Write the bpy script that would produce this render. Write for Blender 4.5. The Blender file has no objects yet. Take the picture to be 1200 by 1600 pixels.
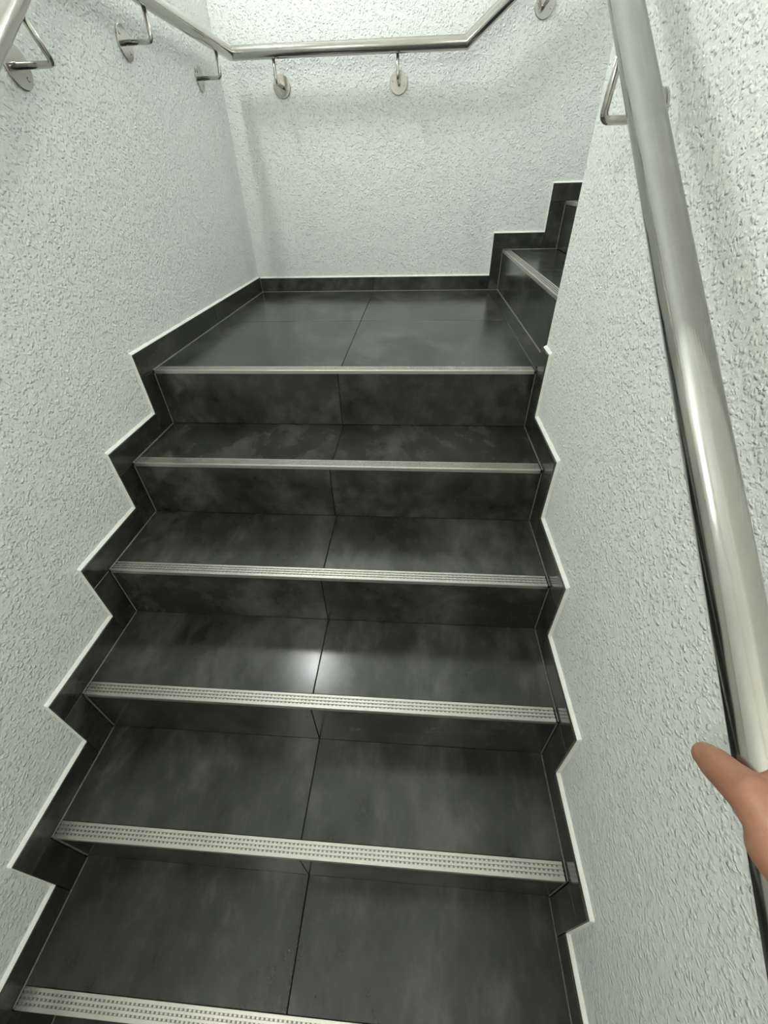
import bpy, bmesh, math, random
from mathutils import Vector, Matrix
random.seed(7)
SC = bpy.context.scene
COL = SC.collection

# ------------------------------------------------------------------ camera
cam_data = bpy.data.cameras.new('camera')
cam = bpy.data.objects.new('camera', cam_data)
COL.objects.link(cam)
cam.location = (0.8402, -1.2467, 0.4536)
cam.rotation_mode = 'XYZ'
cam.rotation_euler = (0.89018, 0.02427, 0.06996)
cam_data.sensor_fit = 'HORIZONTAL'
cam_data.sensor_width = 36.0
cam_data.lens = 19.19
cam_data.clip_start = 0.02
SC.camera = cam

# ------------------------------------------------------------------ light
world = bpy.data.worlds.new('world')
SC.world = world
world.use_nodes = True
world.node_tree.nodes['Background'].inputs[0].default_value = (0.5, 0.53, 0.5, 1)
world.node_tree.nodes['Background'].inputs[1].default_value = 0.1
SC.view_settings.view_transform = 'Standard'
SC.view_settings.look = 'None'
SC.view_settings.gamma = 1.0
SC.view_settings.use_curve_mapping = False
SC.view_settings.exposure = 1.03

# landing wall lamp, then added fill lamps out of view: (location, facing axis, strength); built below with their glow
LAMPS = [('landing', (-0.011, 0.665, 1.72), (1, 0, 0), 60.0, 0.12, (0.965, 1.0, 0.985)),
         ('lower', (-0.011, -1.80, 1.50), (1, 0, 0), 42.0, 0.15, (1.0, 0.99, 0.90)),  # added fill, brightens the walls and treads of the lower flight
         ('lower_right', (1.213, -2.05, 1.35), (-1, 0, 0), 30.0, 0.15, (1.0, 0.99, 0.90)),  # added fill opposite, lifts the left wall
         ('upper', (2.30, 1.165, 2.10), (0, -1, 0), 34.0, 0.15, (0.965, 1.0, 0.985))]  # added fill above the second flight

# ------------------------------------------------------------------ materials
def new_mat(name):
    m = bpy.data.materials.new(name)
    m.use_nodes = True
    nt = m.node_tree
    return m, nt, nt.nodes['Principled BSDF']

def N(nt, t, **kw):
    n = nt.nodes.new(t)
    for k, v in kw.items():
        if k.startswith('_'):
            setattr(n, k[1:], v)
        else:
            n.inputs[k.replace('__', ' ')].default_value = v
    return n

def noise(nt, vec, scale, detail=4, rough=0.55, dist=0.0):
    n = nt.nodes.new('ShaderNodeTexNoise')
    n.inputs['Scale'].default_value = scale
    n.inputs['Detail'].default_value = detail
    n.inputs['Roughness'].default_value = rough
    n.inputs['Distortion'].default_value = dist
    nt.links.new(vec, n.inputs['Vector'])
    return n.outputs['Fac']

def ramp(nt, fac, stops):
    r = nt.nodes.new('ShaderNodeValToRGB')
    el = r.color_ramp.elements
    while len(el) < len(stops):
        el.new(0.5)
    for e, (p, c) in zip(el, stops):
        e.position = p
        e.color = (*c, 1) if len(c) == 3 else c
    nt.links.new(fac, r.inputs['Fac'])
    return r.outputs['Color']

def maprange(nt, v, a, b, c, d):
    n = nt.nodes.new('ShaderNodeMapRange')
    for i, x in enumerate((a, b, c, d)):
        n.inputs[i + 1].default_value = x
    nt.links.new(v, n.inputs[0])
    return n.outputs[0]

def math_node(nt, op, a, b):
    n = nt.nodes.new('ShaderNodeMath')
    n.operation = op
    for i, x in enumerate((a, b)):
        if isinstance(x, (int, float)):
            n.inputs[i].default_value = x
        else:
            nt.links.new(x, n.inputs[i])
    return n.outputs[0]

def tile_vec(nt):
    """object coordinates, shifted at random per tile so that no two tiles show the same clouding"""
    tc = nt.nodes.new('ShaderNodeTexCoord')
    oi = nt.nodes.new('ShaderNodeObjectInfo')
    mul = nt.nodes.new('ShaderNodeMath'); mul.operation = 'MULTIPLY'
    mul.inputs[1].default_value = 37.0
    nt.links.new(oi.outputs['Random'], mul.inputs[0])
    add = nt.nodes.new('ShaderNodeVectorMath'); add.operation = 'ADD'
    nt.links.new(tc.outputs['Object'], add.inputs[0])
    nt.links.new(mul.outputs[0], add.inputs[1])
    return add.outputs[0]

def make_tile_mat():
    m, nt, b = new_mat('anthracite_tile')
    v = tile_vec(nt)
    rot = nt.nodes.new('ShaderNodeMapping')
    rot.inputs['Rotation'].default_value = (0, 0, 0.5)
    rot.inputs['Scale'].default_value = (1.0, 0.55, 1.0)
    nt.links.new(v, rot.inputs['Vector'])
    big = noise(nt, rot.outputs[0], 6.5, 5, 0.6, 0.3)
    mid = noise(nt, rot.outputs[0], 22, 6, 0.58, 0.0)
    fine = noise(nt, v, 420, 3, 0.6)
    mix = math_node(nt, 'ADD', math_node(nt, 'MULTIPLY', big, 0.70), math_node(nt, 'MULTIPLY', mid, 0.30))
    mix = math_node(nt, 'ADD', mix, math_node(nt, 'MULTIPLY', math_node(nt, 'SUBTRACT', fine, 0.5), 0.05))
    col = ramp(nt, mix, [(0.37, (0.014, 0.0143, 0.0135)), (0.5, (0.032, 0.0325, 0.030)), (0.62, (0.068, 0.068, 0.061)), (0.72, (0.098, 0.097, 0.086))])
    nt.links.new(col, b.inputs['Base Color'])
    rg = maprange(nt, math_node(nt, 'ADD', math_node(nt, 'MULTIPLY', mid, 0.5), math_node(nt, 'MULTIPLY', fine, 0.5)), 0.3, 0.7, 0.15, 0.25)
    nt.links.new(rg, b.inputs['Roughness'])
    b.inputs['Specular IOR Level'].default_value = 0.6
    bp = nt.nodes.new('ShaderNodeBump')
    bp.inputs['Strength'].default_value = 0.2
    bp.inputs['Distance'].default_value = 0.0004
    nt.links.new(fine, bp.inputs['Height'])
    nt.links.new(bp.outputs[0], b.inputs['Normal'])
    return m

def make_plaster_mat():
    m, nt, b = new_mat('rough_white_plaster')
    tc = nt.nodes.new('ShaderNodeTexCoord')
    v = tc.outputs['Object']
    # raised droplets of a sprayed plaster coat: elongated blobs of a few millimetres
    warp = nt.nodes.new('ShaderNodeTexNoise')
    warp.inputs['Scale'].default_value = 70; warp.inputs['Detail'].default_value = 3
    nt.links.new(v, warp.inputs['Vector'])
    wv = nt.nodes.new('ShaderNodeVectorMath'); wv.operation = 'MULTIPLY_ADD'
    nt.links.new(warp.outputs['Color'], wv.inputs[0])
    wv.inputs[1].default_value = (0.016, 0.016, 0.016)
    nt.links.new(v, wv.inputs[2])
    def drops(scale, lo, hi):
        vo = nt.nodes.new('ShaderNodeTexVoronoi'); vo.feature = 'F1'
        vo.inputs['Scale'].default_value = scale
        nt.links.new(wv.outputs[0], vo.inputs['Vector'])
        d = maprange(nt, vo.outputs['Distance'], 0.62, 0.12, 0.0, 1.0)
        d.node.interpolation_type = 'SMOOTHSTEP'
        sep = nt.nodes.new('ShaderNodeSeparateColor')
        nt.links.new(vo.outputs['Color'], sep.inputs[0])
        return math_node(nt, 'MULTIPLY', d, maprange(nt, sep.outputs[0], lo, hi, 0.0, 1.0))
    n2 = noise(nt, v, 34, 3, 0.5)
    n3 = noise(nt, v, 300, 3, 0.5)
    hgt = math_node(nt, 'ADD', drops(115, 0.15, 0.75), math_node(nt, 'MULTIPLY', drops(190, 0.2, 0.9), 0.5))
    hgt = math_node(nt, 'ADD', hgt, math_node(nt, 'MULTIPLY', n2, 0.9))
    hgt = math_node(nt, 'ADD', hgt, math_node(nt, 'MULTIPLY', n3, 0.25))
    bp = nt.nodes.new('ShaderNodeBump')
    bp.inputs['Strength'].default_value = 1.0
    bp.inputs['Distance'].default_value = 0.0023
    nt.links.new(hgt, bp.inputs['Height'])
    nt.links.new(bp.outputs[0], b.inputs['Normal'])
    tone = noise(nt, v, 1.6, 3, 0.5)
    col = ramp(nt, tone, [(0.3, (0.795, 0.82, 0.795)), (0.7, (0.83, 0.85, 0.818))])
    nt.links.new(col, b.inputs['Base Color'])
    b.inputs['Roughness'].default_value = 0.6
    b.inputs['Specular IOR Level'].default_value = 0.35
    return m

def simple(name, col, rough, metal=0.0, spec=0.5, var=0.0, vs=60):
    m, nt, b = new_mat(name)
    b.inputs['Roughness'].default_value = rough
    b.inputs['Metallic'].default_value = metal
    b.inputs['Specular IOR Level'].default_value = spec
    tc = nt.nodes.new('ShaderNodeTexCoord')
    n = noise(nt, tc.outputs['Object'], vs, 4)
    lo = tuple(c * (1 - var) for c in col)
    hi = tuple(min(1, c * (1 + var)) for c in col)
    nt.links.new(ramp(nt, n, [(0.3, lo), (0.7, hi)]), b.inputs['Base Color'])
    return m

def make_steel(name='brushed_stainless_steel', rough=0.14, col=(0.50, 0.487, 0.447)):
    m, nt, b = new_mat(name)
    tc = nt.nodes.new('ShaderNodeTexCoord')
    n = noise(nt, tc.outputs['Object'], 18, 5, 0.6)
    fine = noise(nt, tc.outputs['Object'], 600, 2, 0.5)
    nt.links.new(ramp(nt, n, [(0.3, tuple(c * 0.92 for c in col)), (0.7, col)]), b.inputs['Base Color'])
    nt.links.new(maprange(nt, n, 0.3, 0.7, rough - 0.03, rough + 0.05), b.inputs['Roughness'])
    b.inputs['Metallic'].default_value = 1.0
    return m

def make_skin():
    m, nt, b = new_mat('skin')
    tc = nt.nodes.new('ShaderNodeTexCoord')
    v = tc.outputs['Object']
    n = noise(nt, v, 28, 4, 0.55)
    f = noise(nt, v, 700, 3, 0.6)
    nt.links.new(ramp(nt, n, [(0.3, (0.30, 0.140, 0.085)), (0.7, (0.42, 0.215, 0.150))]), b.inputs['Base Color'])
    b.inputs['Roughness'].default_value = 0.48
    b.inputs['Subsurface Weight'].default_value = 0.12
    b.inputs['Subsurface Radius'].default_value = (0.008, 0.003, 0.0015)
    bp = nt.nodes.new('ShaderNodeBump')
    bp.inputs['Strength'].default_value = 0.3
    bp.inputs['Distance'].default_value = 0.0004
    nt.links.new(f, bp.inputs['Height'])
    nt.links.new(bp.outputs[0], b.inputs['Normal'])
    return m

def make_glow(name, strength, col):
    m, nt, b = new_mat(name)
    b.inputs['Base Color'].default_value = (0.9, 0.9, 0.88, 1)
    b.inputs['Emission Color'].default_value = (*col, 1)
    b.inputs['Emission Strength'].default_value = strength
    return m

M_TILE = make_tile_mat()
M_WALL = make_plaster_mat()
M_CEIL = simple('white_ceiling_paint', (0.78, 0.79, 0.76), 0.8, var=0.02)
M_MORTAR = simple('dark_mortar', (0.012, 0.012, 0.011), 0.9, spec=0.2, var=0.2)
M_SILI = simple('grey_silicone', (0.13, 0.13, 0.12), 0.5, var=0.35, vs=90)
M_CAULK = simple('white_caulk', (0.80, 0.81, 0.77), 0.55, var=0.05)
def make_alu():
    m = make_steel('satin_aluminium', 0.42, (0.58, 0.57, 0.53))
    nt = m.node_tree; b = nt.nodes['Principled BSDF']
    tc = nt.nodes.new('ShaderNodeTexCoord')
    sep = nt.nodes.new('ShaderNodeSeparateXYZ'); nt.links.new(tc.outputs['Object'], sep.inputs[0])
    nz = noise(nt, tc.outputs['Object'], 240, 4, 0.7)
    # worn dirt that never gets walked off at the left end of every strip
    d = math_node(nt, 'ADD', maprange(nt, sep.outputs['X'], 0.0, 0.06, 0.95, -0.3), math_node(nt, 'MULTIPLY', math_node(nt, 'SUBTRACT', nz, 0.5), 1.3))
    src = b.inputs['Base Color'].links[0].from_socket
    mx = nt.nodes.new('ShaderNodeMix'); mx.data_type = 'RGBA'; mx.clamp_factor = True
    nt.links.new(d, mx.inputs[0]); nt.links.new(src, mx.inputs[6]); mx.inputs[7].default_value = (0.10, 0.098, 0.088, 1)
    nt.links.new(mx.outputs[2], b.inputs['Base Color'])
    mt = maprange(nt, d, 0.3, 0.9, 1.0, 0.35); nt.links.new(mt, b.inputs['Metallic'])
    return m
M_ALU = make_alu()
M_TEETH = make_steel('dark_aluminium', 0.5, (0.26, 0.255, 0.235))  # teeth darker than the strip, so the groove rows stand out
M_STEEL = make_steel()
M_SKIN = make_skin()
M_NAIL = simple('fingernail', (0.62, 0.36, 0.28), 0.3, var=0.05)
M_WHITE = simple('white_lamp_housing', (0.8, 0.8, 0.78), 0.4, var=0.02)

# ------------------------------------------------------------------ helpers
def link(name, me, mat, parent=None, smooth=False):
    me.materials.append(mat)
    if smooth:
        for p in me.polygons:
            p.use_smooth = True
    o = bpy.data.objects.new(name, me)
    COL.objects.link(o)
    if parent is not None:
        o.parent = parent
    return o

def from_data(name, vs, fs, mat, parent=None, smooth=False):
    me = bpy.data.meshes.new(name)
    me.from_pydata([tuple(v) for v in vs], [], fs)
    bm = bmesh.new(); bm.from_mesh(me)
    bmesh.ops.recalc_face_normals(bm, faces=bm.faces)
    bm.to_mesh(me); bm.free()
    me.update()
    return link(name, me, mat, parent, smooth)

def empty(name, loc=(0, 0, 0), parent=None):
    o = bpy.data.objects.new(name, None)
    o.empty_display_size = 0.1
    o.location = loc
    COL.objects.link(o)
    if parent is not None:
        o.parent = parent
    return o

def tag(o, label=None, category=None, group=None, kind=None):
    if label: o['label'] = label
    if category: o['category'] = category
    if group: o['group'] = group
    if kind: o['kind'] = kind
    return o

def keep(o, x=0.0):
    return o

def shear_back(v):
    """the back wall is a touch out of square"""
    return (v[0], v[1] - (0.012 * v[0] if v[1] > 0.6 else 0.0), v[2])

def ident(v):
    return v

def slab(name, o, u, v, n, mat, parent, ch=0.0009, f=ident):
    """rectangular tile: corner o, sides u and v, thickness n (o lies on the back), chamfered face"""
    o, u, v, n = map(Vector, (o, u, v, n))
    cu, cv, cn = u.normalized() * ch, v.normalized() * ch, n.normalized() * ch
    q = [o, o + u, o + u + v, o + v]
    m = [p + n - cn for p in q]
    t = [q[0] + n + cu + cv, q[1] + n - cu + cv, q[2] + n - cu - cv, q[3] + n + cu - cv]
    vs = [f(tuple(p)) for p in q + m + t]
    fs = [(0, 1, 2, 3), (8, 9, 10, 11)]
    for i in range(4):
        j = (i + 1) % 4
        fs.append((i, j, 4 + j, 4 + i))
        fs.append((4 + i, 4 + j, 8 + j, 8 + i))
    return from_data(name, vs, fs, mat, parent)

def box(name, a, b, mat, parent=None, f=ident):
    (x0, y0, z0), (x1, y1, z1) = a, b
    vs = [f(p) for p in ((x0, y0, z0), (x1, y0, z0), (x1, y1, z0), (x0, y1, z0),
                         (x0, y0, z1), (x1, y0, z1), (x1, y1, z1), (x0, y1, z1))]
    fs = [(0, 3, 2, 1), (4, 5, 6, 7), (0, 1, 5, 4), (1, 2, 6, 5), (2, 3, 7, 6), (3, 0, 4, 7)]
    return from_data(name, vs, fs, mat, parent)

def prism(name, prof, axis, a, b, mat, parent=None, f=ident):
    """extrude a closed profile along x ('x': profile in y,z) or y ('y': profile in x,z)"""
    mk = (lambda p, t: (t, p[0], p[1])) if axis == 'x' else (lambda p, t: (p[0], t, p[1]))
    n = len(prof)
    vs = [f(mk(p, a)) for p in prof] + [f(mk(p, b)) for p in prof]
    fs = [tuple(range(n)), tuple(range(n, 2 * n))]
    fs += [(i, (i + 1) % n, n + (i + 1) % n, n + i) for i in range(n)]
    return from_data(name, vs, fs, mat, parent)

def ring_frames(pts):
    pts = [Vector(p) for p in pts]
    T = []
    for i in range(len(pts)):
        if i == 0: d = pts[1] - pts[0]
        elif i == len(pts) - 1: d = pts[-1] - pts[-2]
        else: d = (pts[i] - pts[i - 1]).normalized() + (pts[i + 1] - pts[i]).normalized()
        T.append(d.normalized())
    return pts, T

def tube(name, pts, r, mat, parent=None, seg=24, mitre=False, smooth=True):
    """round bar swept along pts; mitre=True keeps sharp welded mitre joints"""
    pts, T = ring_frames(pts)
    vs, fs = [], []
    rows = []
    for k in range(len(pts) - 1):
        d = (pts[k + 1] - pts[k]).normalized()
        ref = Vector((0, 0, 1)) if abs(d.z) < 0.95 else Vector((0, 1, 0))
        a = d.cross(ref).normalized(); b = a.cross(d).normalized()
        for e in (k, k + 1):
            row = []
            for s in range(seg):
                an = 2 * math.pi * s / seg
                off = (a * math.cos(an) + b * math.sin(an)) * r
                p = pts[e] + off
                # slide along d onto the mitre plane
                t = (pts[e] - p).dot(T[e]) / d.dot(T[e])
                row.append(len(vs)); vs.append(p + d * t)
            rows.append(row)
        A, B = rows[-2], rows[-1]
        for s in range(seg):
            fs.append((A[s], A[(s + 1) % seg], B[(s + 1) % seg], B[s]))
    fs.append(tuple(rows[0])); fs.append(tuple(rows[-1]))
    me = bpy.data.meshes.new(name)
    me.from_pydata([tuple(v) for v in vs], [], fs)
    bm = bmesh.new(); bm.from_mesh(me)
    bmesh.ops.recalc_face_normals(bm, faces=bm.faces)
    bm.to_mesh(me); bm.free()
    o = link(name, me, mat, parent, smooth)
    for p in me.polygons:
        if len(p.vertices) > 4: p.use_smooth = False
    return o

def bent(p0, p1, p2, rad, n=7):
    """polyline p0-p1-p2 with the corner at p1 rounded"""
    p0, p1, p2 = map(Vector, (p0, p1, p2))
    a = p1 + (p0 - p1).normalized() * rad
    c = p1 + (p2 - p1).normalized() * rad
    out = [p0]
    for i in range(n + 1):
        t = i / n
        out.append(a * (1 - t) ** 2 + p1 * 2 * t * (1 - t) + c * t * t)
    out.append(p2)
    return out

def disc(name, c, n, r, th, mat, parent=None, seg=40, bev=0.0012):
    """round plate standing on its back face at c, facing n"""
    c, n = Vector(c), Vector(n).normalized()
    a = n.orthogonal().normalized(); b = n.cross(a)
    vs, fs = [], []
    for rr, hh in ((r, 0), (r, th - bev), (r - bev, th)):
        for s in range(seg):
            an = 2 * math.pi * s / seg
            vs.append(c + n * hh + (a * math.cos(an) + b * math.sin(an)) * rr)
    for k in range(2):
        for s in range(seg):
            fs.append((k * seg + s, k * seg + (s + 1) % seg, (k + 1) * seg + (s + 1) % seg, (k + 1) * seg + s))
    fs.append(tuple(range(seg))); fs.append(tuple(range(2 * seg, 3 * seg)))
    return from_data(name, vs, fs, mat, parent)

# ------------------------------------------------------------------ dimensions (metres)
W = 1.200            # between the skirting faces
TH = 0.011           # skirting thickness
XL, XR = -TH, W + TH + 0.002
YB = 1.1772          # face of the back skirting at x = 0
HS = 0.0688          # height of the skirting above each tread
WS = 0.0675          # width of the skirting in front of each riser
CEIL = 2.62
YE = -3.60           # wall behind the camera
XE = 3.30            # end of the upper flight
YS = [0.0, -0.2587, -0.5186, -0.7786, -1.0354, -1.2955]
ZS = [0.0, -0.1855, -0.3720, -0.5584, -0.7462, -0.9273]
while len(YS) < 9:
    YS.append(YS[-1] - 0.2591); ZS.append(ZS[-1] - 0.1855)
ZBOT = ZS[-1] - 0.1855
XU = [1.2485, 1.5040]; ZU = [0.176, 0.359]
while len(XU) < 7:
    XU.append(XU[-1] + 0.2585); ZU.append(ZU[-1] + 0.185)
WU = [0.050, 0.068] + [0.0675] * 5
TT = 0.010           # tile thickness
G = 0.0010           # half a joint

# ------------------------------------------------------------------ walls and ceiling
tag(box('wall_left', (XL - 0.2, YE, -2.1), (XL, YB + TH, CEIL), M_WALL), kind='structure')
tag(box('wall_back', (XL - 0.2, YB + TH, -0.4), (XE + 0.2, YB + TH + 0.2, CEIL), M_WALL, f=shear_back), kind='structure')
def bevel_core():
    # the core between the flights: its free corner is the sharp plaster edge in the view
    return box('wall_right', (XR, YE, -2.1), (XE, -0.0015, CEIL), M_WALL)
tag(bevel_core(), kind='structure')
tag(box('wall_front', (XL - 0.2, YE - 0.2, -2.1), (XE + 0.2, YE, CEIL), M_WALL), kind='structure')
tag(box('wall_end', (XE, YE, -0.4), (XE + 0.2, YB + TH + 0.2, CEIL), M_WALL), kind='structure')
tag(box('ceiling', (XL - 0.2, YE - 0.2, CEIL), (XE + 0.2, YB + 0.3, CEIL + 0.15), M_CEIL), kind='structure')

# ------------------------------------------------------------------ landing floor
floor = box('floor', (XL, 0.012, -0.16), (XU[0] + 0.010, YB + TH, -0.0022), M_MORTAR, f=shear_back)
tag(floor, kind='structure')
def ftile(x0, x1, y0, y1):
    def f(v):      # last row is cut to the wall that is out of square
        return (v[0], v[1] - (0.012 * v[0] if v[1] > 1.0 else 0), v[2])
    slab('tile', (x0 + G, y0 + G, -TT), (x1 - x0 - 2 * G, 0, 0), (0, y1 - y0 - 2 * G, 0), (0, 0, TT), M_TILE, floor, f=f)
NOSE = 0.036
for x0, x1 in ((0.0008, 0.604), (0.604, 1.1995), (1.1995, XU[0] - 0.001)):
    for y0, y1 in ((NOSE, 0.573), (0.573, YB - 0.001)):
        ftile(x0, x1, y0, y1)
ftile(1.1995, XU[0] - 0.001, 0.0, NOSE)
low = box('floor', (XL, YE, ZBOT - 0.15), (XR, YS[-1] + 0.004, ZBOT - 0.002), M_MORTAR)
tag(low, kind='structure')
for i in range(2):
    for j in range(2):
        ya = YS[-1] - j * 0.6; yb = max(YE, ya - 0.6)
        slab('tile', (i * 0.6 + G, yb + G, ZBOT - TT), (0.6 - 2 * G, 0, 0), (0, ya - yb - 2 * G, 0), (0, 0, TT), M_TILE, low)

# ------------------------------------------------------------------ nosing strips
def nosing(parent, L, place):
    """aluminium stair edge: local s along the edge (0..L), d back from the front edge, z up."""
    rows = (0.0080, 0.0163, 0.0246)   # three grooves
    gw = 0.0042
    prof = [(0.0, -0.0105), (0.0, -0.0008), (0.0008, 0.0006)]
    for g in rows:
        prof += [(g, 0.0006), (g + 0.0004, -0.0020), (g + gw - 0.0004, -0.0020), (g + gw, 0.0006)]
    prof += [(0.0345, 0.0006), (0.0352, -0.0002), (0.0352, -0.004), (0.0030, -0.004), (0.0030, -0.0105)]
    n = len(prof)
    vs = [place(0, d, z) for d, z in prof] + [place(L, d, z) for d, z in prof]
    fs = [tuple(range(n)), tuple(range(n, 2 * n))] + [(i, (i + 1) % n, n + (i + 1) % n, n + i) for i in range(n)]
    strip = from_data('nosing_strip', vs, fs, M_ALU, parent)
    # cross teeth in the grooves
    vs, fs = [], []
    for g in rows:
        k = 0.006
        while k < L - 0.006:
            b0 = len(vs)
            for (s, d, z) in ((k, g, -0.0021), (k + 0.0046, g, -0.0021), (k + 0.0046, g + gw, -0.0021), (k, g + gw, -0.0021),
                              (k + 0.0008, g, 0.0002), (k + 0.0038, g, 0.0002), (k + 0.0038, g + gw, 0.0002), (k + 0.0008, g + gw, 0.0002)):
                vs.append(place(s, d, z))
            for q in ((4, 5, 6, 7), (0, 1, 5, 4), (1, 2, 6, 5), (2, 3, 7, 6), (3, 0, 4, 7)):
                fs.append(tuple(b0 + t for t in q))
            k += 0.0100
    t = from_data('grip_teeth', vs, fs, M_TEETH, strip)
    tag(t, kind='stuff')
    return strip

# ------------------------------------------------------------------ lower flight
stairs = empty('staircase', (0.6, YS[-1], ZBOT))
tag(stairs, 'flight of wide dark grey tiled steps with silver nosing strips climbing to the landing', 'staircase')
def P(o):            # keep world coordinates under the staircase empty
    o.matrix_parent_inverse = Matrix.Translation(-Vector(stairs.location))
    return o
prof = []
for k in range(len(YS)):
    zt = ZS[k] - 0.0022
    yf = YS[k] + 0.0060
    yb = (YS[k - 1] + 0.0060) if k else 0.0122
    prof += [(yb, zt), (yf, zt)]
prof += [(YS[-1] + 0.006, ZBOT), (0.0122, ZBOT)]
P(prism('stair_core', prof, 'x', XL + 0.0005, XR - 0.0005, M_MORTAR, stairs))
for k in range(len(YS)):
    y, z = YS[k], ZS[k]
    zn = ZS[k + 1] if k + 1 < len(ZS) else ZBOT
    j = 0.600 + random.uniform(-0.0015, 0.0015)
    jr = 0.598 + random.uniform(-0.003, 0.003)
    # riser tiles, face 1.5 mm behind the nosing
    for a, b in ((0.001, jr), (jr, W - 0.001)):
        P(slab('riser_tile', (a + G, y + 0.0035 + 0.006, zn + 0.001), (b - a - 2 * G, 0, 0), (0, 0, z - 0.0115 - zn), (0, -0.006, 0), M_TILE, stairs))
    if k:
        for a, b in ((0.001, j), (j, W - 0.001)):
            P(slab('tread_tile', (a + G, y + NOSE, z - TT), (b - a - 2 * G, 0, 0), (0, YS[k - 1] + 0.0042 - y - NOSE, 0), (0, 0, TT), M_TILE, stairs))
    e0, e1 = 0.004, W - 0.006
    P(nosing(stairs, e1 - e0, lambda s, d, zz, y=y, z=z: (e0 + s, y + d, z + zz)))
# the strips parent their teeth, which share the same frame
# ------------------------------------------------------------------ skirting of the lower flight (left, right)
def skirt_flight(base, x, side):
    sx = -1 if side == 'left' else 1      # towards the wall
    th = 0.0095 * sx
    def piece(y0, y1, z0, z1):
        slab('tile', (x + TH * sx, y0 + G, z0 + G), (0, y1 - y0 - 2 * G, 0), (0, 0, z1 - z0 - 2 * G), (-TH * sx, 0, 0), M_TILE, base, ch=0.0007)
    for k in range(len(YS)):
        zn = ZS[k + 1] if k + 1 < len(ZS) else ZBOT
        piece(YS[k] - WS, YS[k], zn, ZS[k])
        if k:
            piece(YS[k] - WS, YS[k - 1] - WS, ZS[k], ZS[k] + HS)
def outline_left():
    pts = [(YB, HS), (-WS, HS)]
    for k in range(len(YS)):
        zn = ZS[k + 1] if k + 1 < len(ZS) else ZBOT
        pts.append((YS[k] - WS, zn + HS))
        pts.append(((YS[k + 1] - WS) if k + 1 < len(YS) else YE, zn + HS))
    return pts

def skirt_backing(name, x, side):
    """mortar bed behind the skirting tiles: one stepped plate against the wall"""
    sx = -1 if side == 'left' else 1
    top = outline_left() if side == 'left' else [(0.0, HS)] + outline_left()[1:]
    low_ = [(YE, ZBOT)]
    for k in range(len(YS) - 1, -1, -1):
        zn = ZS[k + 1] if k + 1 < len(ZS) else ZBOT
        low_ += [(YS[k] + 0.0005, zn), (YS[k] + 0.0005, ZS[k])]
    low_ += [(top[0][0], 0.0)]
    shr = [(p[0] + 0.0012, p[1] - 0.0012) for p in top]
    shr[0] = (top[0][0], shr[0][1])
    return prism(name, shr + low_, 'x', x + TH * sx, x + 0.0025 * sx, M_MORTAR)

bl = tag(skirt_backing('baseboard_left', 0.0, 'left'), kind='structure')
skirt_flight(bl, 0.0, 'left')
for a, b in ((-WS, 0.545), (0.545, YB - 0.0005)):
    slab('tile', (-TH, a + G, 0.0006), (0, b - a - 2 * G, 0), (0, 0, HS - 0.0006), (TH, 0, 0), M_TILE, bl, ch=0.0007)
for i in range(2):
    ya = YS[-1] - WS - i * 0.6
    slab('tile', (-TH, max(YE, ya - 0.6) + G, ZBOT), (0, ya - max(YE, ya - 0.6) - 2 * G, 0), (0, 0, HS), (TH, 0, 0), M_TILE, bl, ch=0.0007)
br = tag(skirt_backing('baseboard_right', W, 'right'), kind='structure')
skirt_flight(br, W, 'right')
slab('tile', (W + TH, -WS + G, 0.0006), (0, WS - G + 0.0005, 0), (0, 0, HS - 0.0006), (-TH, 0, 0), M_TILE, br, ch=0.0007)
for i in range(2):
    ya = YS[-1] - WS - i * 0.6
    slab('tile', (W + TH, max(YE, ya - 0.6) + G, ZBOT), (0, ya - max(YE, ya - 0.6) - 2 * G, 0), (0, 0, HS), (-TH, 0, 0), M_TILE, br, ch=0.0007)

# ------------------------------------------------------------------ upper flight (climbs to the right along the back wall)
up = empty('staircase', (XU[0], 0.6, 0.0))
tag(up, 'second flight of dark grey tiled steps starting at the right end of the landing', 'staircase')
def U(o):
    o.matrix_parent_inverse = Matrix.Translation(-Vector(up.location))
    return o
prof = []
for k in range(len(XU)):
    prof += [(XU[k] + 0.010, (ZU[k - 1] if k else -0.0) - 0.0022), (XU[k] + 0.010, ZU[k] - 0.0022)]
prof += [(XE - 0.004, ZU[-1] - 0.0022), (XE - 0.004, -0.16), (XU[0] + 0.0102, -0.16)]
prof[0] = (XU[0] + 0.0102, -0.0022)
U(prism('stair_core', prof, 'y', 0.0, YB + TH, M_MORTAR, up, f=shear_back))
def yback(x): return YB - 0.012 * x
for k in range(len(XU)):
    x, z = XU[k], ZU[k]
    zp = ZU[k - 1] if k else 0.0
    yb = yback(x) - 0.0005
    for a, b in ((0.0, 0.577), (0.577, yb)):
        U(slab('riser_tile', (x + 0.0095, a + G, zp + 0.001), (0, b - a - 2 * G, 0), (0, 0, z - zp - 0.0115), (-0.008, 0, 0), M_TILE, up))
    xn = XU[k + 1] if k + 1 < len(XU) else XE - 0.006
    for a, b in ((0.0, 0.577), (0.577, yb)):
        U(slab('tread_tile', (x + NOSE, a + G, z - TT), (xn - x - NOSE + 0.001, 0, 0), (0, b - a - 2 * G, 0), (0, 0, TT), M_TILE, up))
    off = 0.035 if k == 0 else 0.006
    U(nosing(up, yb - off - 0.004, lambda s, d, zz, x=x, z=z: (x + d, 0.004 + s, z + zz)))

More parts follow.
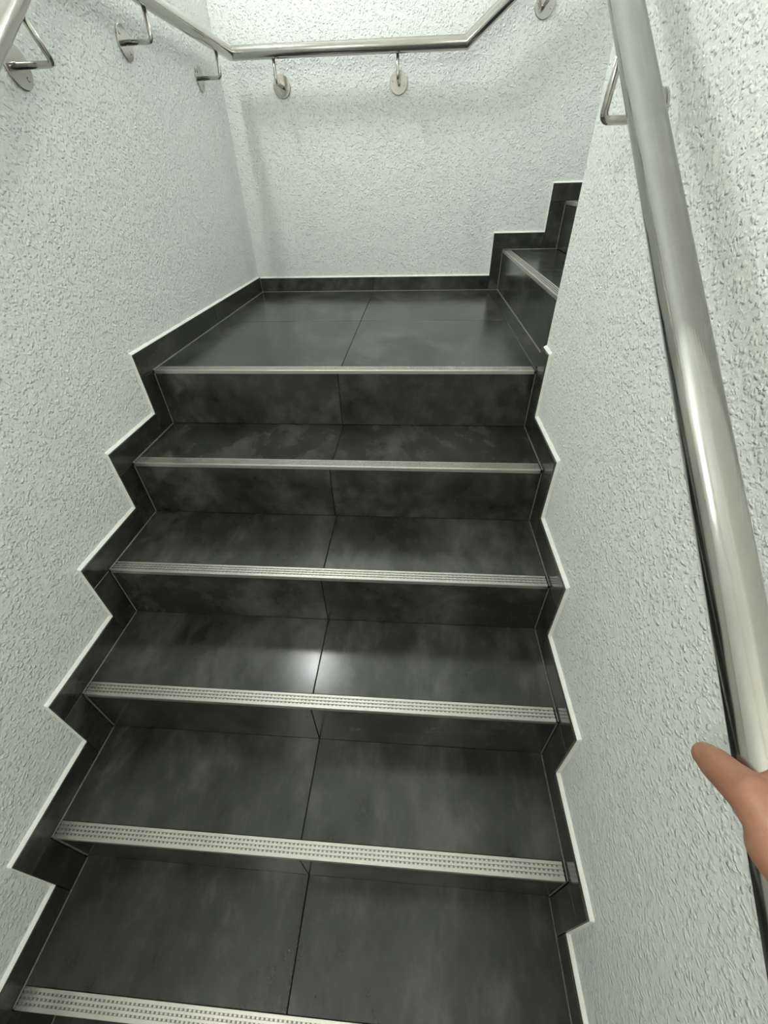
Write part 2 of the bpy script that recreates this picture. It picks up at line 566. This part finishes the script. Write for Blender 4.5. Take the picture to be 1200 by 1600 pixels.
bb = None
outU = [(0.0, HS - 0.004), (XU[0] - WU[0], HS - 0.004)]
for k in range(len(XU)):
    outU.append((XU[k] - WU[k], ZU[k] + HS - 0.001))
    outU.append(((XU[k + 1] - WU[k + 1]) if k + 1 < len(XU) else XE, ZU[k] + HS - 0.001))
lowU = [(XE, ZU[-1])]
for k in range(len(XU) - 1, -1, -1):
    lowU += [(XU[k] + 0.0005, ZU[k]), (XU[k] + 0.0005, ZU[k - 1] if k else 0.0)]
lowU += [(0.0, 0.0)]
bb = tag(prism('baseboard_back', [(p[0] + (0.0012 if i else 0), p[1] - 0.0012) for i, p in enumerate(outU)] + lowU, 'y', YB + TH, YB + 0.0025, M_MORTAR, f=shear_back), kind='structure')
def bpiece(x0, x1, z0, z1):
    slab('tile', (x0 + G, YB + TH, z0 + G), (x1 - x0 - 2 * G, 0, 0), (0, 0, z1 - z0 - 2 * G), (0, -TH, 0), M_TILE, bb, ch=0.0007, f=shear_back)
bpiece(0.0, 0.604, 0, HS - 0.004)
bpiece(0.604, XU[0] - WU[0], 0, HS - 0.004)
for k in range(len(XU)):
    bpiece(XU[k] - WU[k], XU[k], ZU[k - 1] if k else 0.0, ZU[k])
    xn = (XU[k + 1] - WU[k + 1]) if k + 1 < len(XU) else XE - 0.001
    bpiece(XU[k] - WU[k], xn, ZU[k], ZU[k] + HS - 0.001)

# ------------------------------------------------------------------ white caulk bead above the skirting
def caulk(name, pts, place, depth=0.0085, hh=0.0052):
    """bead along the stepped outline; place(a, z, d) maps outline coordinate, height and distance off the wall"""
    vs, fs = [], []
    for i in range(len(pts) - 1):
        (a0, z0), (a1, z1) = pts[i], pts[i + 1]
        horiz = abs(z1 - z0) < 1e-6
        if horiz:
            n = (0, 1)
        else:
            n = (math.copysign(1, place_sign), 0)
        b0 = len(vs)
        ext = hh * 0.8
        da = math.copysign(1, a1 - a0) if not horiz else 0
        nseg = max(2, int((abs(a1 - a0) + abs(z1 - z0)) / 0.025))
        L = nseg + 1
        for s in range(L):
            t = s / nseg
            a = a0 + (a1 - a0) * t; z = z0 + (z1 - z0) * t
            w = 1 + 0.22 * math.sin(i * 1.7 + s * 2.39) * (0.5 + 0.5 * math.sin(s * 0.7 + i))
            h = hh * w * (1.0 if horiz else 0.3)
            for (oo, dd) in ((-0.0004, 0.0), (-0.0004, depth), (h * 0.45, depth * 0.72), (h, 0.0012), (h, 0.0)):
                vs.append(place(a + n[0] * oo, z + n[1] * oo, dd))
        for s in range(nseg):
            for q in range(4):
                fs.append((b0 + s * 5 + q, b0 + s * 5 + q + 1, b0 + (s + 1) * 5 + q + 1, b0 + (s + 1) * 5 + q))
        fs.append(tuple(b0 + q for q in range(5)))
        fs.append(tuple(b0 + nseg * 5 + q for q in range(5)))
    return from_data(name, vs, fs, M_CAULK)
place_sign = -1
ol = outline_left()
tag(caulk('trim_1', ol, lambda a, z, d: (XL + d, a, z)), kind='structure')
ro = [(0.0, HS)] + ol[1:]
tag(caulk('trim_2', ro, lambda a, z, d: (XR - d, a, z)), kind='structure')
place_sign = -1
tag(caulk('trim_3', outU, lambda a, z, d: shear_back((a, YB + TH - d, z))), kind='structure')

# ------------------------------------------------------------------ grey silicone beads along the inner edges of the steps
def bead(p0, p1, n1, n2, parent, wrap, w=0.0022):
    p0, p1, n1, n2 = map(Vector, (p0, p1, n1, n2))
    vs = [p0 - n1 * 0.001 - n2 * 0.001, p0 + n1 * w - n2 * 0.0004, p0 + n2 * w - n1 * 0.0004,
          p1 - n1 * 0.001 - n2 * 0.001, p1 + n1 * w - n2 * 0.0004, p1 + n2 * w - n1 * 0.0004]
    return wrap(from_data('silicone_bead', vs, [(0, 1, 2), (3, 4, 5), (0, 1, 4, 3), (1, 2, 5, 4), (2, 0, 3, 5)], M_SILI, parent))
same = lambda o: o
for k in range(len(YS)):
    y, z = YS[k], ZS[k]
    zn = ZS[k + 1] if k + 1 < len(ZS) else ZBOT
    yb = YS[k - 1] if k else YB - 0.0
    for x, n in ((0.0, 1), (W, -1)):
        if k:
            bead((x, y + 0.002, z), (x, yb, z), (n, 0, 0), (0, 0, 1), stairs, P)
        bead((x, y + 0.0035, zn), (x, y + 0.0035, z - 0.011), (n, 0, 0), (0, -1, 0), stairs, P, 0.0018)
bead((1.1987, 0.004, 0), (1.1987, 0.52, 0), (1, 0, 0), (0, 0, 1), floor, same, 0.0008)
bead((0, 0.002, 0), (0, YB - 0.002, 0), (1, 0, 0), (0, 0, 1), floor, same, 0.0028)
bead((0.002, YB, 0), (XU[0], YB - 0.012 * XU[0], 0), (0, -1, 0), (0, 0, 1), floor, same, 0.0022)
bead((XU[0] + 0.0015, 0.0, 0), (XU[0] + 0.0015, yback(XU[0]), 0), (-1, 0, 0), (0, 0, 1), floor, same, 0.0034)
for k in range(2):
    zp = ZU[k - 1] if k else 0.0
    bead((XU[k] + 0.0015, yback(XU[k]), zp), (XU[k] + 0.0015, yback(XU[k]), ZU[k] - 0.01), (-1, 0, 0), (0, -1, 0), up, U, 0.0026)
    bead((XU[k] + 0.003, yback(XU[k]), ZU[k]), (XU[k + 1], yback(XU[k + 1]), ZU[k]), (0, -1, 0), (0, 0, 1), up, U, 0.0026)

# ------------------------------------------------------------------ handrails
RR = 0.0212
def bracket(rail, plate_c, n, bend, top, screws):
    """bent round bar from a round wall plate, out and up to the underside of the rail"""
    arm = tube('bracket', bent(Vector(plate_c) + Vector(n) * 0.003, bend, top, 0.013), 0.0060, M_STEEL, rail, seg=14)
    disc('wall_plate', plate_c, n, 0.0368, 0.0045, M_STEEL, arm)
    nn = Vector(n)
    a = nn.cross(Vector((0, 0, 1))).normalized(); b = Vector((0, 0, 1))
    for ang in screws:
        c = Vector(plate_c) + nn * 0.0044 + (a * math.cos(ang) + b * math.sin(ang)) * 0.0245
        disc('screw', c, n, 0.0046, 0.0016, M_STEEL, arm, seg=14, bev=0.0008)
    return arm

XA, ZR = 0.073, 0.859
ya_, yb_ = 0.073, 1.103
rail1 = empty('handrail', (XA, yb_, ZR))
tag(rail1, 'long bent steel handrail running along the left wall and round the back wall', 'handrail')
def R1(o):
    return o
def wrap_world(root, o):
    o.matrix_parent_inverse = Matrix.Translation(-Vector(root.location))
    return o
pts = [(XA, -3.2, ZR - 0.71 * (3.2 + ya_)), (XA, ya_, ZR), (XA + 0.001, yb_, ZR), (0.998, yb_ - 0.012, 0.8525), (3.0, yb_ - 0.030, 0.8525 + 0.70 * 2.0)]
wrap_world(rail1, tube('rail_tube', pts, RR, M_STEEL, rail1, seg=40, mitre=True))
def br_left(y, z, ty, tz):
    wrap_world(rail1, bracket(rail1, (XL, y, z), (1, 0, 0), (XA, y, z), (XA, ty, tz), (math.pi * .25, math.pi * 1.25)))
br_left(-0.050, 0.6583, -0.098, 0.72)
br_left(0.440, 0.7750, 0.440, 0.842)
br_left(0.950, 0.7720, 0.950, 0.842)
br_left(-1.30, -0.25, -1.34, -0.16)
br_left(-2.40, -1.03, -2.44, -0.94)
def br_back(x, z, tz, dz=0.0):
    yw = YB + TH - 0.012 * x
    yr = yb_ - 0.012 * x / 0.998
    wrap_world(rail1, bracket(rail1, (x, yw, z), (0, -1, 0), (x, yr, z), (x + dz, yr, tz), (0.3, math.pi + 0.3)))
br_back(0.2469, 0.7704, 0.842)
br_back(0.7384, 0.7654, 0.838)
br_back(1.2850, 0.9490, 1.035, -0.02)
br_back(2.2, 1.59, 1.67, -0.02)

XB = 1.1295
def zr(y): return 0.8583 + 0.70973 * y
rail2 = empty('handrail', (XB, -1.0, zr(-1.0)))
tag(rail2, 'straight steel handrail sloping along the right wall, gripped by a hand', 'handrail')
wrap_world(rail2, tube('rail_tube', [(XB, -3.1, zr(-3.1)), (XB, -0.06, zr(-0.06))], RR, M_STEEL, rail2, seg=56))
def br_right(y, z, ty):
    wrap_world(rail2, bracket(rail2, (XR, y, z), (-1, 0, 0), (XB, y, z), (XB, ty, zr(ty) - 0.012), (0.2, math.pi + 0.2)))
br_right(-0.312, 0.520, -0.333)
br_right(-1.62, -0.40, -1.63)
br_right(-2.70, -1.165, -2.71)

# ------------------------------------------------------------------ landing wall lamp and added fill lamps (above and beside the frame)
def wall_or_fill_lamp(c, n, strength, label, r, col):
    root = empty('wall_or_fill_lamp' if abs(n[2]) < 0.5 else 'ceiling_lamp', c)
    tag(root, label, 'lamp')
    def wl(o):
        o.matrix_parent_inverse = Matrix.Translation(-Vector(root.location)); return o
    wl(disc('lamp_base', c, n, r + 0.012, 0.022, M_WHITE, root, seg=48, bev=0.003))
    c, n = Vector(c), Vector(n)
    a = n.orthogonal().normalized(); b = n.cross(a)
    vs, fs = [], []
    rows, seg = 8, 40
    for i in range(rows):
        t = i / rows * math.pi / 2
        for s in range(seg):
            an = 2 * math.pi * s / seg
            vs.append(c + n * (0.022 + 0.065 * math.sin(t)) + (a * math.cos(an) + b * math.sin(an)) * r * math.cos(t))
    vs.append(c + n * 0.087)
    for i in range(rows - 1):
        for s in range(seg):
            fs.append((i * seg + s, i * seg + (s + 1) % seg, (i + 1) * seg + (s + 1) % seg, (i + 1) * seg + s))
    for s in range(seg):
        fs.append(((rows - 1) * seg + s, (rows - 1) * seg + (s + 1) % seg, len(vs) - 1))
    wl(from_data('diffuser', vs, fs, make_glow('lamp_glow', strength, col), root, True))
LL = {'landing': 'round white glowing lamp on the left wall above the landing',
      'lower': 'added out-of-view fill lamp on the left wall above the lower steps',
      'lower_right': 'added out-of-view fill lamp on the right wall above the lower steps',
      'upper': 'added out-of-view fill lamp on the back wall above the upper flight'}
for nm, c, n, s, rad, lc in LAMPS:
    if nm == 'upper': c = (c[0], YB + TH - 0.012 * c[0], c[2])
    wall_or_fill_lamp(c, n, s, LL[nm], rad, lc)

# ------------------------------------------------------------------ the hand on the right handrail
def build_person():
    O = Vector((XB, -1.13, zr(-1.13)))
    u = Vector((0, 1, 0.70973)).normalized()          # up along the rail
    n = Vector((0, -u.z, u.y))                        # away from the rail, upwards
    X = Vector((1, 0, 0))
    def L(a, b, c): return O + X * a + u * b + n * c
    vs, fs = [], []
    def cone(p, r0, q, r1, seg=20, rings=6):
        """capsule with two radii"""
        d = (q - p).normalized()
        a = d.orthogonal().normalized(); b = d.cross(a)
        prof = []
        for i in range(rings + 1):
            t = math.pi / 2 * i / rings
            prof.append((p - d * r0 * math.cos(t), r0 * math.sin(t)))
        for i in range(1, 4):
            t = i / 4
            prof.append((p.lerp(q, t), r0 + (r1 - r0) * t))
        for i in range(rings + 1):
            t = math.pi / 2 * i / rings
            prof.append((q + d * r1 * math.sin(t), r1 * math.cos(t)))
        prof = prof[1:-1]
        tip0 = p - d * r0; tip1 = q + d * r1
        b0 = len(vs)
        for c, r in prof:
            for s in range(seg):
                an = 2 * math.pi * s / seg
                vs.append(tuple(c + (a * math.cos(an) + b * math.sin(an)) * r))
        for k in range(len(prof) - 1):
            for s in range(seg):
                fs.append((b0 + k * seg + s, b0 + k * seg + (s + 1) % seg, b0 + (k + 1) * seg + (s + 1) % seg, b0 + (k + 1) * seg + s))
        i0 = len(vs); vs.append(tuple(tip0)); i1 = len(vs); vs.append(tuple(tip1))
        e = b0 + (len(prof) - 1) * seg
        for s in range(seg):
            fs.append((i0, b0 + (s + 1) % seg, b0 + s))
            fs.append((i1, e + s, e + (s + 1) % seg))
    def chain(pts):
        for (p, r), (q, t) in zip(pts[:-1], pts[1:]):
            cone(L(*p), r, L(*q), t)
    wrist = (-0.002, -0.050, 0.066)
    idx, mid, ring, pink = (-0.002, 0.045, 0.040), (0.015, 0.028, 0.043), (0.023, 0.008, 0.042), (0.025, -0.012, 0.040)
    tmcp = (-0.0365, 0.026, 0.033)
    cmc = (-0.026, -0.004, 0.045)
    # thumb: tip, pad, joint, base, ball of the thumb
    chain([((-0.0385, 0.0415, -0.010), 0.0104), ((-0.0385, 0.0380, 0.001), 0.0130), ((-0.0385, 0.0330, 0.015), 0.0140),
           (tmcp, 0.0168), ((-0.034, 0.011, 0.041), 0.0158), ((-0.029, -0.002, 0.044), 0.0225), (wrist, 0.0235)])
    # web between thumb and index finger
    chain([(tmcp, 0.0110), ((-0.020, 0.036, 0.036), 0.0098), (idx, 0.0125)])
    chain([(cmc, 0.0160), ((-0.014, 0.020, 0.041), 0.0140), (idx, 0.0125)])
    # fingers over the rail and round its far side
    chain([(wrist, 0.020), (idx, 0.0130), ((0.034, 0.058, 0.030), 0.0098), ((0.043, 0.058, 0.006), 0.0088), ((0.030, 0.054, -0.014), 0.0074)])
    chain([(wrist, 0.021), (mid, 0.0135), ((0.045, 0.036, 0.024), 0.0102), ((0.044, 0.037, -0.006), 0.0090), ((0.023, 0.035, -0.026), 0.0076)])
    chain([(wrist, 0.020), (ring, 0.0130), ((0.047, 0.014, 0.020), 0.0096), ((0.042, 0.015, -0.009), 0.0086), ((0.021, 0.014, -0.027), 0.0073)])
    chain([(wrist, 0.019), (pink, 0.0115), ((0.043, -0.008, 0.018), 0.0086), ((0.040, -0.007, -0.003), 0.0077), ((0.029, -0.008, -0.020), 0.0066)])
    # wrist and forearm, an oval made of two bars side by side
    w2 = (0.012, -0.052, 0.066)
    chain([(wrist, 0.0225), ((0.000, -0.17, 0.120), 0.031), ((0.005, -0.29, 0.190), 0.038)])
    chain([(w2, 0.0210), ((0.022, -0.17, 0.118), 0.030), ((0.012, -0.29, 0.188), 0.038)])
    me = bpy.data.meshes.new('person')
    me.from_pydata(vs, [], fs)
    bm = bmesh.new(); bm.from_mesh(me)
    bmesh.ops.recalc_face_normals(bm, faces=bm.faces)
    bm.to_mesh(me); bm.free()
    o = link('person', me, M_SKIN, None, True)
    m = o.modifiers.new('one_skin', 'REMESH'); m.mode = 'VOXEL'; m.voxel_size = 0.0013; m.use_smooth_shade = True
    m = o.modifiers.new('soft', 'SMOOTH'); m.factor = 0.6; m.iterations = 9
    tag(o, 'bare hand and forearm gripping the right handrail, thumb laid over its inner side', 'person')
    # thumb nail: a thin curved plate on the back of the thumb tip
    c = L(-0.0412, 0.0475, -0.006); ax = (L(-0.0385, 0.0435, -0.011) - L(-0.0390, 0.0400, 0.001)).normalized()
    up_ = (u * 0.85 - X * 0.50); up_ = (up_ - ax * up_.dot(ax)).normalized(); sd = ax.cross(up_)
    v2, f2 = [], []
    nu, nv = 7, 6
    for th_ in (0.0, -0.0008):
        for i in range(nu):
            for j in range(nv):
                s = (i / (nu - 1) - 0.5); t = (j / (nv - 1) - 0.5)
                wd = 0.0128 * (1 - 0.9 * max(0, abs(t) - 0.25) ** 1.2)
                v2.append(tuple(c + sd * s * wd + ax * t * 0.0135 + up_ * (0.0026 - 0.0115 * s * s + th_ - 0.004 * t * t - 0.0012 * (t + 0.5))))
    M_ = nu * nv
    for i in range(nu - 1):
        for j in range(nv - 1):
            a = i * nv + j
            f2.append((a, a + 1, a + nv + 1, a + nv)); f2.append((M_ + a, M_ + a + nv, M_ + a + nv + 1, M_ + a + 1))
    per = [(i * nv) for i in range(nu)] + [(nu - 1) * nv + j for j in range(1, nv)] + [(i * nv + nv - 1) for i in range(nu - 2, -1, -1)] + [j for j in range(nv - 2, 0, -1)]
    for k in range(len(per)):
        a, b = per[k], per[(k + 1) % len(per)]
        f2.append((a, b, M_ + b, M_ + a))
    from_data('thumb_nail', v2, f2, M_NAIL, o, True)
build_person()
